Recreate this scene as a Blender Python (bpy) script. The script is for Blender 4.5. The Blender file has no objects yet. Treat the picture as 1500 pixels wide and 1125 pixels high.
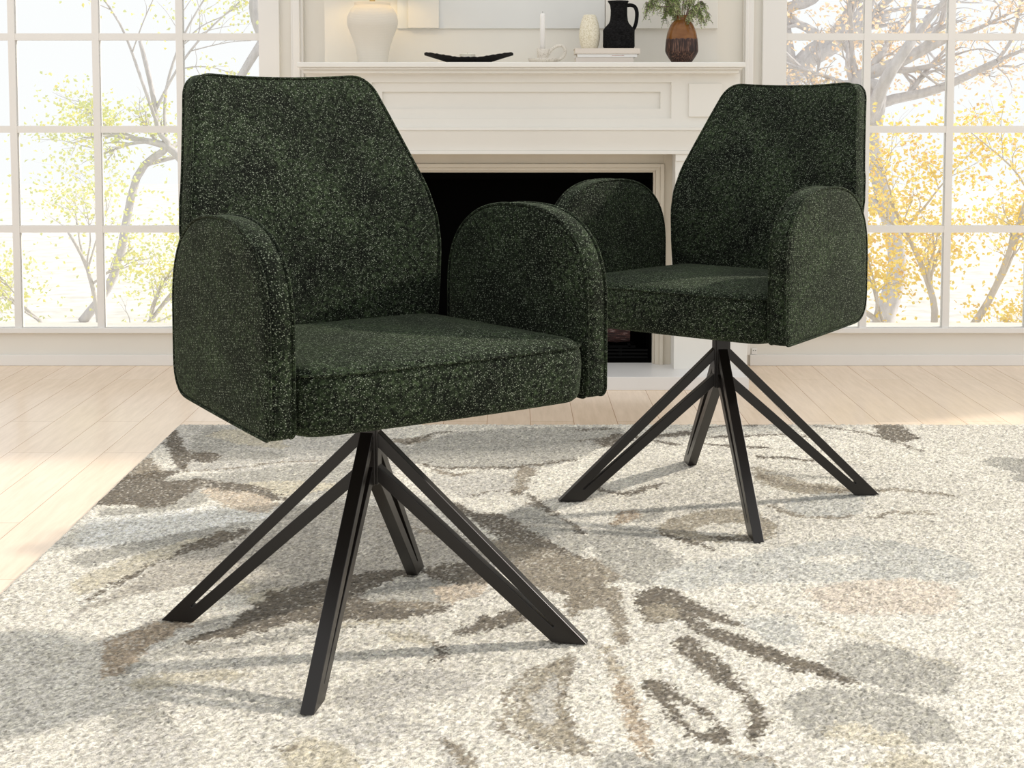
import bpy, bmesh, math, random
import numpy as np
from mathutils import Vector, Matrix
C = bpy.context.scene.collection
PI = math.pi
random.seed(7)

# ------------------------------------------------------------------ camera
PITCH = math.radians(4.4); F = 2240.0; H = 0.85
cam = bpy.data.cameras.new('camera'); camo = bpy.data.objects.new('camera', cam); C.objects.link(camo)
cam.sensor_fit = 'HORIZONTAL'; cam.sensor_width = 36.0; cam.lens = 36.0*F/1500
cam.shift_y = -(562.5-334.3)/1500
cam.clip_start = .05; cam.clip_end = 200
camo.location = (0, 0, H); camo.rotation_euler = (PI/2-PITCH, 0, 0)
bpy.context.scene.camera = camo

def at(px, py, Y):
    u = (px-750)/F; v = -(py-334.3)/F
    t = Y/(math.cos(PITCH)+v*math.sin(PITCH))
    return t*u, H+t*(-math.sin(PITCH)+v*math.cos(PITCH))
def X_(px, Y, py=200): return at(px, py, Y)[0]
def Z_(py, Y): return at(750, py, Y)[1]
def Y_(py, z):                       # distance at which a horizontal plane z meets an image row
    v = -(py-334.3)/F
    return (z-H)/(-math.sin(PITCH)+v*math.cos(PITCH))*(math.cos(PITCH)+v*math.sin(PITCH))

# ------------------------------------------------------------------ helpers
def obj(name, bm, m, parent=None, smooth=False, bevel=0, seg=2):
    me = bpy.data.meshes.new(name)
    bmesh.ops.recalc_face_normals(bm, faces=bm.faces[:])
    bm.to_mesh(me); bm.free()
    if smooth:
        me.polygons.foreach_set('use_smooth', [True]*len(me.polygons))
    for mm in (m if isinstance(m, (list, tuple)) else [m]): me.materials.append(mm)
    o = bpy.data.objects.new(name, me); C.objects.link(o)
    if parent: o.parent = parent
    if bevel:
        b = o.modifiers.new('bevel', 'BEVEL'); b.width = bevel; b.segments = seg; b.limit_method = 'ANGLE'; b.angle_limit = .6
        b.harden_normals = False
    return o
def empty(name, loc=(0,0,0), rz=0, parent=None):
    o = bpy.data.objects.new(name, None); C.objects.link(o); o.location = loc; o.rotation_euler = (0,0,rz)
    o.empty_display_size = .05
    if parent: o.parent = parent
    return o
def tag(o, label=None, cat=None, group=None, kind=None):
    if label: o['label'] = label
    if cat: o['category'] = cat
    if group: o['group'] = group
    if kind: o['kind'] = kind
    return o
def struct(o): o['kind'] = 'structure'; return o

def box(bm, x0, x1, y0, y1, z0, z1, mi=0):
    vs = [bm.verts.new(p) for p in ((x0,y0,z0),(x1,y0,z0),(x1,y1,z0),(x0,y1,z0),(x0,y0,z1),(x1,y0,z1),(x1,y1,z1),(x0,y1,z1))]
    for f in ((0,3,2,1),(4,5,6,7),(0,1,5,4),(1,2,6,5),(2,3,7,6),(3,0,4,7)):
        bm.faces.new([vs[i] for i in f]).material_index = mi
    return bm
def boxes(*bs):
    bm = bmesh.new()
    for b in bs: box(bm, *b)
    return bm
def lathe(prof, n=48, bm=None, cx=0, cy=0, mi=0, wob=0):
    bm = bm or bmesh.new(); rings = []
    for r, z in prof:
        rings.append([bm.verts.new((cx+max(r,1e-5)*math.cos(2*PI*i/n), cy+max(r,1e-5)*math.sin(2*PI*i/n), z)) for i in range(n)])
    for a, b in zip(rings, rings[1:]):
        for i in range(n):
            f = bm.faces.new((a[i], a[(i+1)%n], b[(i+1)%n], b[i])); f.material_index = mi
    for R_ in (rings[0], rings[-1]):
        try: bm.faces.new(R_).material_index = mi
        except ValueError: pass
    return bm
def smoothpts(pts, n=6, closed=False):
    out = []; N = len(pts)
    rng = range(N) if closed else range(N-1)
    for i in rng:
        if closed: p0, p1, p2, p3 = pts[(i-1)%N], pts[i], pts[(i+1)%N], pts[(i+2)%N]
        else: p0, p1, p2, p3 = pts[max(i-1,0)], pts[i], pts[i+1], pts[min(i+2,N-1)]
        for k in range(n):
            t = k/n
            out.append(tuple(.5*((2*b)+(-a+c)*t+(2*a-5*b+4*c-d)*t*t+(-a+3*b-3*c+d)*t**3) for a,b,c,d in zip(p0,p1,p2,p3)))
    if not closed: out.append(tuple(pts[-1]))
    return out
def tube(pts, r, n=8, bm=None, closed=False, mi=0):
    bm = bm or bmesh.new(); P = [Vector(p) for p in pts]; N = len(P); rings = []
    rr = r if isinstance(r, (list, tuple)) else [r]*N
    up = None
    for i in range(N):
        if closed: d = P[(i+1)%N]-P[i-1]
        else: d = P[min(i+1,N-1)]-P[max(i-1,0)]
        d.normalize()
        if up is None:
            up = Vector((0,0,1)) if abs(d.z) < .9 else Vector((1,0,0))
        s = d.cross(up).normalized(); up = s.cross(d).normalized()
        rings.append([bm.verts.new(P[i]+rr[i]*(math.cos(2*PI*k/n)*s+math.sin(2*PI*k/n)*up)) for k in range(n)])
    m = N if closed else N-1
    for i in range(m):
        a, b = rings[i], rings[(i+1)%N]
        for k in range(n):
            bm.faces.new((a[k], a[(k+1)%n], b[(k+1)%n], b[k])).material_index = mi
    if not closed:
        bm.faces.new(rings[0]); bm.faces.new(rings[-1])
    return bm
def rounded_poly(pts, radii, n=8):
    out = []; N = len(pts)
    for i in range(N):
        p = Vector(pts[i]); a = Vector(pts[i-1]); b = Vector(pts[(i+1)%N]); r = radii[i]
        da = (a-p).normalized(); db = (b-p).normalized()
        ang = math.acos(max(-1, min(1, da.dot(db))))
        d = r/math.tan(ang/2)
        d = min(d, .49*(a-p).length, .49*(b-p).length)
        s, e = p+da*d, p+db*d
        for k in range(n+1):
            t = k/n
            q = (1-t)**2*s+2*t*(1-t)*p+t*t*e      # quadratic corner
            out.append((q.x, q.y))
    return out
def resample(pts, step):
    out = []; N = len(pts)
    for i in range(N):
        a = Vector(pts[i]); b = Vector(pts[(i+1)%N]); L = (b-a).length
        k = max(1, int(round(L/step)))
        if L < 1e-6: continue
        for j in range(k): q = a+(b-a)*(j/k); out.append((q.x, q.y))
    return out
def normals2(pts):
    N = len(pts); out = []
    for i in range(N):
        d = Vector(pts[(i+1)%N])-Vector(pts[i-1]); d.normalize(); out.append((d.y, -d.x))   # outward for CCW
    return out
def pad(outline, rings, mp, bm=None):
    """rings: list of (inset, k, w) from one face centre to the other; mp maps (u, v, w) to 3D"""
    bm = bm or bmesh.new(); N = len(outline); nr = normals2(outline)
    cu = sum(p[0] for p in outline)/N; cv = sum(p[1] for p in outline)/N
    prev = None
    for ins, k, w in rings:
        if k >= 1: cur = [bm.verts.new(mp(cu, cv, w))]
        else:
            cur = []
            for (u, v), (nu, nv) in zip(outline, nr):
                u1, v1 = u-nu*ins, v-nv*ins
                cur.append(bm.verts.new(mp(u1+(cu-u1)*k, v1+(cv-v1)*k, w)))
        if prev is not None:
            for i in range(N):
                j = (i+1) % N
                if len(prev) == 1: bm.faces.new((prev[0], cur[i], cur[j]))
                elif len(cur) == 1: bm.faces.new((prev[j], prev[i], cur[0]))
                else: bm.faces.new((prev[i], prev[j], cur[j], cur[i]))
        prev = cur
    return bm

# ------------------------------------------------------------------ materials
def mat(name, col=(.8,.8,.8), rough=.5, metal=0, spec=.5):
    m = bpy.data.materials.new(name); m.use_nodes = True
    b = m.node_tree.nodes['Principled BSDF']
    b.inputs['Base Color'].default_value = (*col, 1); b.inputs['Roughness'].default_value = rough
    b.inputs['Metallic'].default_value = metal; b.inputs['Specular IOR Level'].default_value = spec
    return m
class NT:
    def __init__(s, m): s.t = m.node_tree; s.b = s.t.nodes['Principled BSDF']
    def n(s, typ, **kw):
        q = s.t.nodes.new(typ)
        for k, v in kw.items(): setattr(q, k, v)
        return q
    def l(s, a, b): s.t.links.new(a, b)
    def ramp(s, src, stops, interp='LINEAR'):
        r = s.n('ShaderNodeValToRGB'); r.color_ramp.interpolation = interp
        e = r.color_ramp.elements
        while len(e) < len(stops): e.new(.5)
        for x, (p, c) in zip(e, stops): x.position = p; x.color = (*c, 1) if len(c) == 3 else c
        s.l(src, r.inputs[0]); return r.outputs[0]
    def noise(s, vec, scale, detail=3, rough=.5):
        q = s.n('ShaderNodeTexNoise'); q.inputs['Scale'].default_value = scale; q.inputs['Detail'].default_value = detail
        q.inputs['Roughness'].default_value = rough
        if vec is not None: s.l(vec, q.inputs['Vector'])
        return q.outputs['Fac']
    def coord(s, which='Object', scale=None, rot=None, loc=None):
        c = s.n('ShaderNodeTexCoord').outputs[which]
        if scale or rot or loc:
            mp = s.n('ShaderNodeMapping')
            if scale: mp.inputs['Scale'].default_value = scale
            if rot: mp.inputs['Rotation'].default_value = rot
            if loc: mp.inputs['Location'].default_value = loc
            s.l(c, mp.inputs['Vector']); c = mp.outputs[0]
        return c
    def mix(s, fac, a, b, blend='MIX'):
        q = s.n('ShaderNodeMix', data_type='RGBA', blend_type=blend)
        for src, i in ((fac, 0), (a, 6), (b, 7)):
            if hasattr(src, 'is_linked'): s.l(src, q.inputs[i])
            else: q.inputs[i].default_value = src if i == 0 else (*src, 1)
        return q.outputs[2]
    def math(s, op, a, b=0, clamp=False):
        q = s.n('ShaderNodeMath', operation=op, use_clamp=clamp)
        for i, v in enumerate((a, b)):
            if hasattr(v, 'is_linked'): s.l(v, q.inputs[i])
            else: q.inputs[i].default_value = v
        return q.outputs[0]
    def bump(s, h, strength=.3, dist=.001):
        q = s.n('ShaderNodeBump'); q.inputs['Strength'].default_value = strength; q.inputs['Distance'].default_value = dist
        s.l(h, q.inputs['Height']); s.l(q.outputs[0], s.b.inputs['Normal'])

def fabric():
    m = mat('green_fleck_fabric', rough=.95, spec=.12); t = NT(m)
    co = t.coord(scale=(1, 1, 1.2), rot=(.55,.73,.31))
    big = t.noise(co, 9, 4, .6); mid = t.noise(co, 130, 3, .7)
    base = t.ramp(big, [(.36, (.0030,.0044,.0026)), (.64, (.0175,.0252,.0132))])
    thread = t.ramp(mid, [(.40, (.12,.14,.12)), (.56, (1.1,1.15,1.05)), (.72, (3.0,3.1,2.7))])
    base = t.mix(1, base, thread, 'MULTIPLY')
    def flecks(scale, lo, hi, thr):
        v = t.n('ShaderNodeTexVoronoi', feature='F1'); v.inputs['Scale'].default_value = scale
        v.inputs['Randomness'].default_value = 1
        t.l(co, v.inputs['Vector'])
        dot = t.ramp(v.outputs['Distance'], [(lo, (1,1,1)), (hi, (0,0,0))])
        sep = t.n('ShaderNodeSeparateColor'); t.l(v.outputs['Color'], sep.inputs[0])
        pick = t.ramp(sep.outputs[0], [(thr, (0,0,0)), (min(.99,thr+.35), (1,1,1))])
        return t.math('MULTIPLY', dot, pick)
    f1 = flecks(310, .18, .42, .42); f2 = flecks(470, .22, .45, .5)
    big2 = t.noise(t.coord(loc=(3,1,2)), 5, 3)
    f = t.math('ADD', f1, t.math('MULTIPLY', f2, .45), True)
    f = t.math('MULTIPLY', f, t.ramp(big2, [(.3, (.6,.6,.6)), (.65, (1,1,1))]))
    col = t.mix(f, base, (.235,.27,.20))
    t.l(col, t.b.inputs['Base Color'])
    t.b.inputs['Sheen Weight'].default_value = .05; t.b.inputs['Sheen Roughness'].default_value = .5
    t.b.inputs['Sheen Tint'].default_value = (.6,.8,.45,1)
    t.bump(t.math('ADD', mid, f), .6, .0012)
    return m
M = {}
M['fabric'] = fabric()
M['piping'] = M['fabric']
def black_metal():
    m = mat('black_powder_coat', (.010,.0078,.0064), .34, 0, .42); t = NT(m)
    t.bump(t.noise(t.coord(), 900, 2), .08, .0003); return m
M['metal'] = black_metal()
M['bolt'] = mat('dark_bolt', (.03,.028,.026), .25, .8)
def paint(name, col, v=.02):
    m = mat(name, col, .55, 0, .3); t = NT(m)
    n = t.noise(t.coord(), 3, 4)
    t.l(t.ramp(n, [(.3, tuple(c*(1-v) for c in col)), (.7, tuple(min(1,c*(1+v)) for c in col))]), t.b.inputs['Base Color'])
    t.bump(t.noise(t.coord(), 220, 3), .05, .0006)
    return m
M['wall'] = paint('cream_wall_paint', (.80,.77,.70))
M['board'] = paint('cream_board_paint', (.79,.755,.68), .03)
M['board2'] = paint('cool_board_paint', (.74,.74,.71), .03)
M['trim'] = paint('white_trim_paint', (.83,.81,.77))
M['mantel'] = paint('mantel_paint', (.82,.80,.745))
def stone(name, col, v):
    m = mat(name, col, .35, 0, .4); t = NT(m)
    n = t.noise(t.coord(), 5, 6, .6)
    t.l(t.ramp(n, [(.3, tuple(c*(1-v) for c in col)), (.7, tuple(min(1,c*(1+v)) for c in col))]), t.b.inputs['Base Color'])
    return m
M['marble'] = stone('beige_stone', (.66,.60,.50), .05)
M['hearth'] = stone('white_hearth_stone', (.80,.79,.77), .03)
M['firebox'] = mat('shaded_black', (.0015,.0014,.0013), .9, 0, .02)  # black liner, darkened further so the recess's shade sits in its colour
M['iron'] = mat('cast_iron', (.003,.003,.003), .8, 0, .1)
def log_m():
    m = mat('charred_bark', (.03,.02,.016), .9); t = NT(m)
    n = t.noise(t.coord(scale=(1,6,6)), 30, 5, .7)
    t.l(t.ramp(n, [(.40, (.012,.008,.008)), (.58, (.09,.035,.028)), (.70, (.5,.4,.36))]), t.b.inputs['Base Color'])
    t.bump(n, .8, .004); return m
M['log'] = log_m()
def floor_m():
    m = mat('pale_oak_planks', rough=.24, spec=.85); t = NT(m)
    co = t.n('ShaderNodeTexCoord').outputs['Object']
    sp = t.n('ShaderNodeSeparateXYZ'); t.l(co, sp.inputs[0])
    cb = t.n('ShaderNodeCombineXYZ')
    t.l(sp.outputs[1], cb.inputs[0])
    t.l(t.math('ADD', sp.outputs[0], .1204*60-.8941), cb.inputs[1])
    br = t.n('ShaderNodeTexBrick'); t.l(cb.outputs[0], br.inputs['Vector'])
    br.offset = .37; br.offset_frequency = 2; br.squash = 1
    br.inputs['Scale'].default_value = 1
    br.inputs['Brick Width'].default_value = 1.05; br.inputs['Row Height'].default_value = .1204
    br.inputs['Mortar Size'].default_value = .0009; br.inputs['Mortar Smooth'].default_value = .2
    br.inputs['Color1'].default_value = (.87,.69,.51,1); br.inputs['Color2'].default_value = (.91,.74,.57,1)
    br.inputs['Mortar'].default_value = (.48,.29,.17,1); br.inputs['Bias'].default_value = 0
    g = t.noise(t.coord(scale=(9, .8, 1)), 7, 6, .65)
    grain = t.ramp(g, [(.3, (.90,.88,.85)), (.7, (1.05,1.05,1.05))])
    t.l(t.mix(1, br.outputs['Color'], grain, 'MULTIPLY'), t.b.inputs['Base Color'])
    t.bump(t.math('SUBTRACT', t.math('MULTIPLY', g, .2), br.outputs['Fac']), .25, .0008)
    return m
M['floor'] = floor_m()
def rug_m():
    m = mat('floral_tufted_wool', rough=.95, spec=.1); t = NT(m)
    a = t.n('ShaderNodeAttribute', attribute_name='rugcol')
    co = t.coord()
    n = t.noise(co, 420, 2, .7)
    n2 = t.ramp(n, [(.3, (.62,.62,.62)), (.5, (1,1,1)), (.7, (1.22,1.22,1.22))])
    t.l(t.mix(1, a.outputs['Color'], n2, 'MULTIPLY'), t.b.inputs['Base Color'])
    t.b.inputs['Sheen Weight'].default_value = .15
    t.bump(n, .5, .002)
    return m
M['rug'] = rug_m()
def glass_m():
    m = bpy.data.materials.new('window_glass'); m.use_nodes = True; t = m.node_tree
    for n in list(t.nodes): t.nodes.remove(n)
    o = t.nodes.new('ShaderNodeOutputMaterial'); mx = t.nodes.new('ShaderNodeMixShader')
    tr = t.nodes.new('ShaderNodeBsdfTransparent'); gl = t.nodes.new('ShaderNodeBsdfGlossy'); gl.inputs['Roughness'].default_value = .02
    tr.inputs[0].default_value = (.97,.98,.98,1)
    fr = t.nodes.new('ShaderNodeFresnel'); fr.inputs['IOR'].default_value = 1.5
    t.links.new(fr.outputs[0], mx.inputs[0]); t.links.new(tr.outputs[0], mx.inputs[1]); t.links.new(gl.outputs[0], mx.inputs[2])
    t.links.new(mx.outputs[0], o.inputs[0]); return m
M['glass'] = glass_m()
# ------------------------------------------------------------------ room
FL = -.012                      # wood floor; the rug's pile ends at z = 0
YW = Y_(535, FL)                # wall plane
WT = .16; TOP = 2.25
XL0, XR1 = -2.75, 3.05
# window openings on the wall plane
wl1 = X_(397, YW); wl0 = XL0+.25                 # left window, inside of the wall opening
wr0 = X_(1131, YW); wr1 = XR1-.25
sill = Z_(482, YW); head = 1.95
struct(obj('floor', boxes((-4.2, 4.2, .2, YW+.1, FL-.05, FL)), M['floor']))
bm = boxes((XL0-.5, wl0, YW, YW+WT, FL, TOP), (wl1, wr0, YW, YW+WT, FL, TOP), (wr1, XR1+.5, YW, YW+WT, FL, TOP),
           (wl0, wl1, YW, YW+WT, FL, sill), (wr0, wr1, YW, YW+WT, FL, sill), (wl0, wl1, YW, YW+WT, head, TOP), (wr0, wr1, YW, YW+WT, head, TOP))
struct(obj('wall_back', bm, M['wall']))
# baseboards
bz = Z_(519, YW)
struct(obj('baseboard_left', boxes((XL0-.5, X_(447, YW, 500), YW-.014, YW-.0005, FL, bz)), M['trim'], bevel=.002))
struct(obj('baseboard_right', boxes((X_(1098, YW, 500), XR1+.5, YW-.014, YW-.0005, FL, bz)), M['trim'], bevel=.002))
def window(name, x0, x1, vx, jamb, side):
    w = empty(name, ((x0+x1)/2, YW, sill)); struct(w); ox, oy, oz = w.location
    zs = [Z_(54, YW), Z_(189.5, YW), Z_(335.5, YW)]; z = zs[0]; step = zs[0]-zs[1]
    while z+step < head-.1: z += step; zs.append(z)
    yf0, yf1 = YW-.02-oy, YW+.05-oy
    cw = .03
    fr = bmesh.new()
    xa, xb = x0-ox, x1-ox
    # casing round the opening
    if side < 0: ja = X_(382, YW)-ox; jb = X_(412, YW)-ox
    else: ja = X_(1114, YW)-ox; jb = X_(1149, YW)-ox
    z0, z1 = sill-oz, head-oz
    box(fr, min(ja,jb), max(ja,jb), yf0, yf1, z0-.012, z1+.04)
    ox2 = xa if side < 0 else xb
    box(fr, ox2-.04, ox2+.04, yf0, yf1, z0-.012, z1+.04)
    inner0, inner1 = (xa+.04, ja) if side < 0 else (jb, xb-.04)
    box(fr, inner0, inner1, yf0, yf1, z1-.03, z1+.04)
    box(fr, inner0, inner1, yf0, yf1, z0-.012, z0+.006)
    obj('window_frame', fr, M['trim'], w, bevel=.002)
    mt = bmesh.new()
    for v in vx: box(mt, v-ox-.0115, v-ox+.0115, yf0+.012, yf0+.042, z0+.006, z1-.03)
    xs = [inner0]+sorted(v-ox for v in vx)+[inner1]
    for z in zs:
        for a, b in zip(xs, xs[1:]):
            box(mt, a+(.0115 if a != inner0 else 0), b-(.0115 if b != inner1 else 0), yf0+.014, yf0+.040, z-oz-.0115, z-oz+.0115)
    obj('glazing_bars', mt, M['trim'], w)
    g = boxes((inner0, inner1, yf0+.025, yf0+.029, z0, z1-.03))
    obj('glass_pane', g, M['glass'], w)
    return w
p = 122/2240*YW
vl = [X_(265.5, YW)-p*k for k in range(6)]; vl = [v for v in vl if v > wl0+.1]
vr = [X_(1268, YW)+p*k for k in range(6)]; vr = [v for v in vr if v < wr1-.1]
window('window_1', wl0, wl1, vl, 0, -1)
window('window_2', wr0, wr1, vr, 0, 1)
# wall mouldings beside the chimney breast and the boards above the mantel
x0, x1 = X_(429, YW), X_(447, YW)
struct(obj('trim_1', boxes((x0, x1, YW-.022, YW-.0005, bz, TOP), (x0+.008, x1-.010, YW-.034, YW-.022, bz, TOP)), M['trim'], bevel=.003))
x0, x1 = X_(1086, YW), X_(1101, YW)
struct(obj('trim_2', boxes((x0, x1, YW-.022, YW-.0005, bz, TOP), (x0+.004, x1-.018, YW-.034, YW-.022, bz, TOP)), M['trim'], bevel=.003))
Yb = YW-.11
ZT = Z_(91, Y_(541, Z_(552, Y_(571.5, FL)))-.078)     # top of the mantel shelf
struct(obj('wall_chimney', boxes((X_(477, Yb), X_(1050, Yb), Yb, YW-.0005, ZT, TOP)), M['board']))
x0, x1 = X_(583, Yb-.012), X_(983, Yb-.012)
struct(obj('trim_3', boxes((X_(583, Yb), X_(885, Yb), Yb-.008, Yb-.0003, Z_(42, Yb), TOP)), M['board2'], bevel=.0012))
struct(obj('trim_4', boxes((X_(599, Yb), X_(644, Yb), Yb-.020, Yb-.0083, Z_(41, Yb-.02), TOP)), M['board'], bevel=.0012))
struct(obj('trim_5', boxes((X_(886, Yb), X_(1049, Yb), Yb-.013, Yb-.0003, Z_(42, Yb), TOP)), M['wall'], bevel=.0012))
# wall socket low on the right wall
so = obj('wall_socket', boxes((X_(1100.5, YW, 510), X_(1108.5, YW, 510), YW-.008, YW-.0005, Z_(518.5, YW), Z_(510, YW))), M['trim'], bevel=.001)
tag(so, 'small white socket plate low on the wall right of the fireplace', 'socket')
obj('socket_hole', boxes(*[(X_(1102.6+dx, YW, 510), X_(1103.6+dx, YW, 510), YW-.0086, YW-.0078, Z_(513.4, YW), Z_(512.4, YW)) for dx in (0, 3.2)]), M['firebox'], so)

# ------------------------------------------------------------------ fireplace
FX = X_(763, YW-.3)
fp = empty('fireplace', (FX, YW, FL))
tag(fp, 'cream painted fireplace with panelled mantel and black firebox between the two windows', 'fireplace')
def fbx(bm, xa, xb, y0, y1, z0, z1): box(bm, xa-FX, xb-FX, y0-YW, y1-YW, z0-FL, z1-FL)
YH = Y_(571.5, FL); hz = Z_(552, YH)
YP = Y_(541, hz); YF = YP-.013; YS = Y_(533.5, hz)
YA, YB, YC = YP-.078, YP-.068, YP-.053; zt = Z_(91, YA)
hx1 = X_(1097, YH, 560); hx0 = 2*FX-hx1
bm = bmesh.new(); fbx(bm, hx0, hx1, YH, YW-.001, FL, hz); obj('hearth', bm, M['hearth'], fp, bevel=.0015)
# shelf with stepped mouldings
sh = bmesh.new()
e0, e1 = X_(436, YA), X_(1091, YA)
fbx(sh, e0, e1, YA, YW-.001, Z_(98.5, YA), zt)
fbx(sh, e0+.008, e1-.008, YB, YW-.001, Z_(102, YB), Z_(98.5, YA))
fbx(sh, e0+.016, e1-.016, YC, YW-.001, Z_(107.5, YC), Z_(102, YB))
obj('mantel_shelf', sh, M['mantel'], fp, bevel=.0025)
# frieze with recessed panel
fz1 = Z_(107.5, YC); fz0 = Z_(186.5, YF)
a0, a1 = X_(450, YF), X_(1083, YF)
pa0, pa1, pz0, pz1 = X_(545, YF), X_(983, YF), Z_(173.5, YF), Z_(120.5, YF)
qa0, qa1, qz0, qz1 = X_(560, YF), X_(967.5, YF), Z_(159.5, YF), Z_(134.5, YF)
fr = bmesh.new()
fbx(fr, a0, pa0, YF, YW-.001, fz0, fz1); fbx(fr, pa1, a1, YF, YW-.001, fz0, fz1)
fbx(fr, pa0, pa1, YF, YW-.001, fz0, pz0); fbx(fr, pa0, pa1, YF, YW-.001, pz1, fz1)
fbx(fr, pa0, qa0, YF+.010, YW-.001, pz0, pz1); fbx(fr, qa1, pa1, YF+.010, YW-.001, pz0, pz1)
fbx(fr, qa0, qa1, YF+.010, YW-.001, pz0, qz0); fbx(fr, qa0, qa1, YF+.010, YW-.001, qz1, pz1)
fbx(fr, qa0, qa1, YF+.020, YW-.001, qz0, qz1)
obj('frieze', fr, M['mantel'], fp)
bl = X_(1008.5, YF-.008); bw = X_(1057, YF-.008)-bl
for s in (0, 1):
    bm = bmesh.new(); xa = bl if s else 2*FX-bl-bw
    fbx(bm, xa, xa+bw, YF-.008, YF, Z_(171, YF), Z_(122.5, YF)); obj('corner_block', bm, M['mantel'], fp, bevel=.001)
# lower mouldings: ledge, cove, ledge
lg = bmesh.new()
fbx(lg, a0-.006, a1+.006, YF-.014, YW-.001, Z_(191, YF-.014), fz0)
n = 14; zc1 = Z_(191, YF-.014); zc0 = Z_(220.5, YP-.006)
prof = [(YW-.001, zc1), (YW-.001, zc0)]+[(YF-.009+.014*math.cos(PI/2*i/n)**1.5, zc0+(zc1-zc0)*i/n) for i in range(n+1)]
va = [lg.verts.new((a0+.004-FX, y-YW, z-FL)) for y, z in prof]; vb = [lg.verts.new((a1-.004-FX, y-YW, z-FL)) for y, z in prof]
lg.faces.new(va); lg.faces.new(vb[::-1])
for i in range(len(prof)): lg.faces.new((va[i], vb[i], vb[(i+1)%len(prof)], va[(i+1)%len(prof)]))
fbx(lg, a0, a1, YP-.010, YW-.001, Z_(226, YP-.01), zc0)
obj('lower_moulding', lg, M['mantel'], fp, bevel=.0012)
zl = Z_(226, YP-.01)
# pilasters
pi0 = X_(988, YP, 400); pi1 = X_(1096, YP, 400)
for s in (0, 1):
    bm = bmesh.new(); xa, xb = (pi0, pi1) if s else (2*FX-pi1, 2*FX-pi0)
    fbx(bm, xa, xb, YP, YW-.001, hz, zl)
    fbx(bm, xa-.0, xb+.0, YP-.005, YP, Z_(236, YP), zl)
    obj('pilaster', bm, M['mantel'], fp, bevel=.0012)
# stone surround in three steps round the opening
op0 = X_(954.5, YS+.05, 400); om = op0-FX; opt = Z_(252, YS+.04)
su = bmesh.new()
def ring(wi, wo, ti, to, y0):
    fbx(su, FX-wo, FX-wi, y0, YW-.001, hz, to); fbx(su, FX+wi, FX+wo, y0, YW-.001, hz, to)
    fbx(su, FX-wi, FX+wi, y0, YW-.001, ti, to)
w1 = X_(972, YS-.01, 400)-FX
t1 = Z_(240, YS-.01)
ring(w1, pi0-FX, t1, zl, YS)
ring(w1-.012, w1, t1-.012, t1, YS-.012)
ring(w1-.026, w1-.012, t1-.022, t1-.012, YS-.004)
ring(om, w1-.026, opt, t1-.022, YS+.008)
obj('stone_surround', su, M['marble'], fp, bevel=.001)
# firebox: black iron liner behind the surround
fb = bmesh.new(); D0 = YS+.03; D = YW-.002
fbx(fb, FX-om, FX+om, D-.012, D, hz, opt); fbx(fb, FX-om, FX-om+.008, D0, D-.012, hz, opt); fbx(fb, FX+om-.008, FX+om, D0, D-.012, hz, opt)
fbx(fb, FX-om+.008, FX+om-.008, D0, D-.012, opt-.022, opt); fbx(fb, FX-om+.008, FX+om-.008, D0, D-.012, hz, hz+.012)
obj('firebox', fb, M['firebox'], fp)
gr = bmesh.new()
for k in range(3): fbx(gr, FX-om+.012, FX+om-.012, D0+.004, D0+.010, hz+.014+k*.012, hz+.020+k*.012)
obj('firebox_rail', gr, M['iron'], fp)
grate = empty('fire_grate', (FX, YW-.085, hz+.0125))
tag(grate, 'black iron grate inside the dark firebox', 'grate')
g = bmesh.new()
for k in range(11): box(g, -.36+k*.072-.004, -.36+k*.072+.004, -.05, .05, .03, .038)
box(g, -.38, .38, -.05, -.042, .026, .034); box(g, -.38, .38, .042, .05, .026, .034)
obj('grate_bars', g, M['iron'], grate)
for sx in (-.33, .33):
    for sy in (-.046, .046): obj('leg', boxes((sx-.005, sx+.005, sy-.004, sy+.004, 0, .026)), M['iron'], grate)
lspec = [(-.19, -.004, .062, .33, .021, .03, 0), (.19, -.002, .062, .35, .022, -.03, 0), (-.06, .0, .109, .30, .019, .06, 0), (.245, .0, .109, .20, .018, -.08, 0)]
labels = ['charred log lying left of centre on the grate in the firebox', 'charred log lying right of centre on the grate in the firebox', 'charred log laid across the top of the other logs in the firebox', 'short charred log at the far right of the pile in the firebox']
for (lx, ly, lz, L, r, a, tl), lab in zip(lspec, labels):
    pts = []; rr = []
    for k in range(9):
        t = k/8-.5; pts.append((t*L, .004*math.sin(t*9), t*L*tl)); rr.append(r*(1+.1*math.sin(t*14+lx*50)))
    o = obj('log', tube(pts, rr, 12), M['log'], smooth=False)
    o.location = (FX+lx, YW-.085+ly, hz+.0125+lz); o.rotation_euler = (0, 0, a)
    tag(o, lab, 'log', 'charred logs in the firebox')

# ------------------------------------------------------------------ things on the mantel
MY = YP+.06; U = MY/2240            # metres per photo pixel at the mantel objects' depth
def mx(px): return X_(px, MY, 80)
# lamp
M['ceramic'] = mat('ribbed_white_ceramic', (.72,.67,.58), .6); t = NT(M['ceramic'])
w = t.n('ShaderNodeTexWave', wave_type='BANDS', bands_direction='Z'); w.inputs['Scale'].default_value = 110; w.inputs['Distortion'].default_value = 1.5
t.l(t.coord(), w.inputs['Vector']); t.bump(w.outputs['Fac'], .35, .001)
M['shade'] = mat('linen_lampshade', (.80,.74,.62), .9); t = NT(M['shade'])
t.b.inputs['Transmission Weight'].default_value = 0
t.bump(t.noise(t.coord(scale=(1,1,4)), 300, 2), .3, .0006)
M['brass'] = mat('brass', (.5,.36,.16), .3, 1)
lamp = empty('table_lamp', (mx(546), MY, zt)); tag(lamp, 'lit table lamp with large white ribbed ceramic base at the left end of the mantel', 'lamp')
base = [(20.5,0),(21.5,1),(22,6),(24.5,20),(29,35),(34,48),(36.6,56),(36.8,63),(35,71),(31,78),(27.5,82),(26.2,84),(26.4,87.5),(24.5,88),(10,88)]
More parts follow.
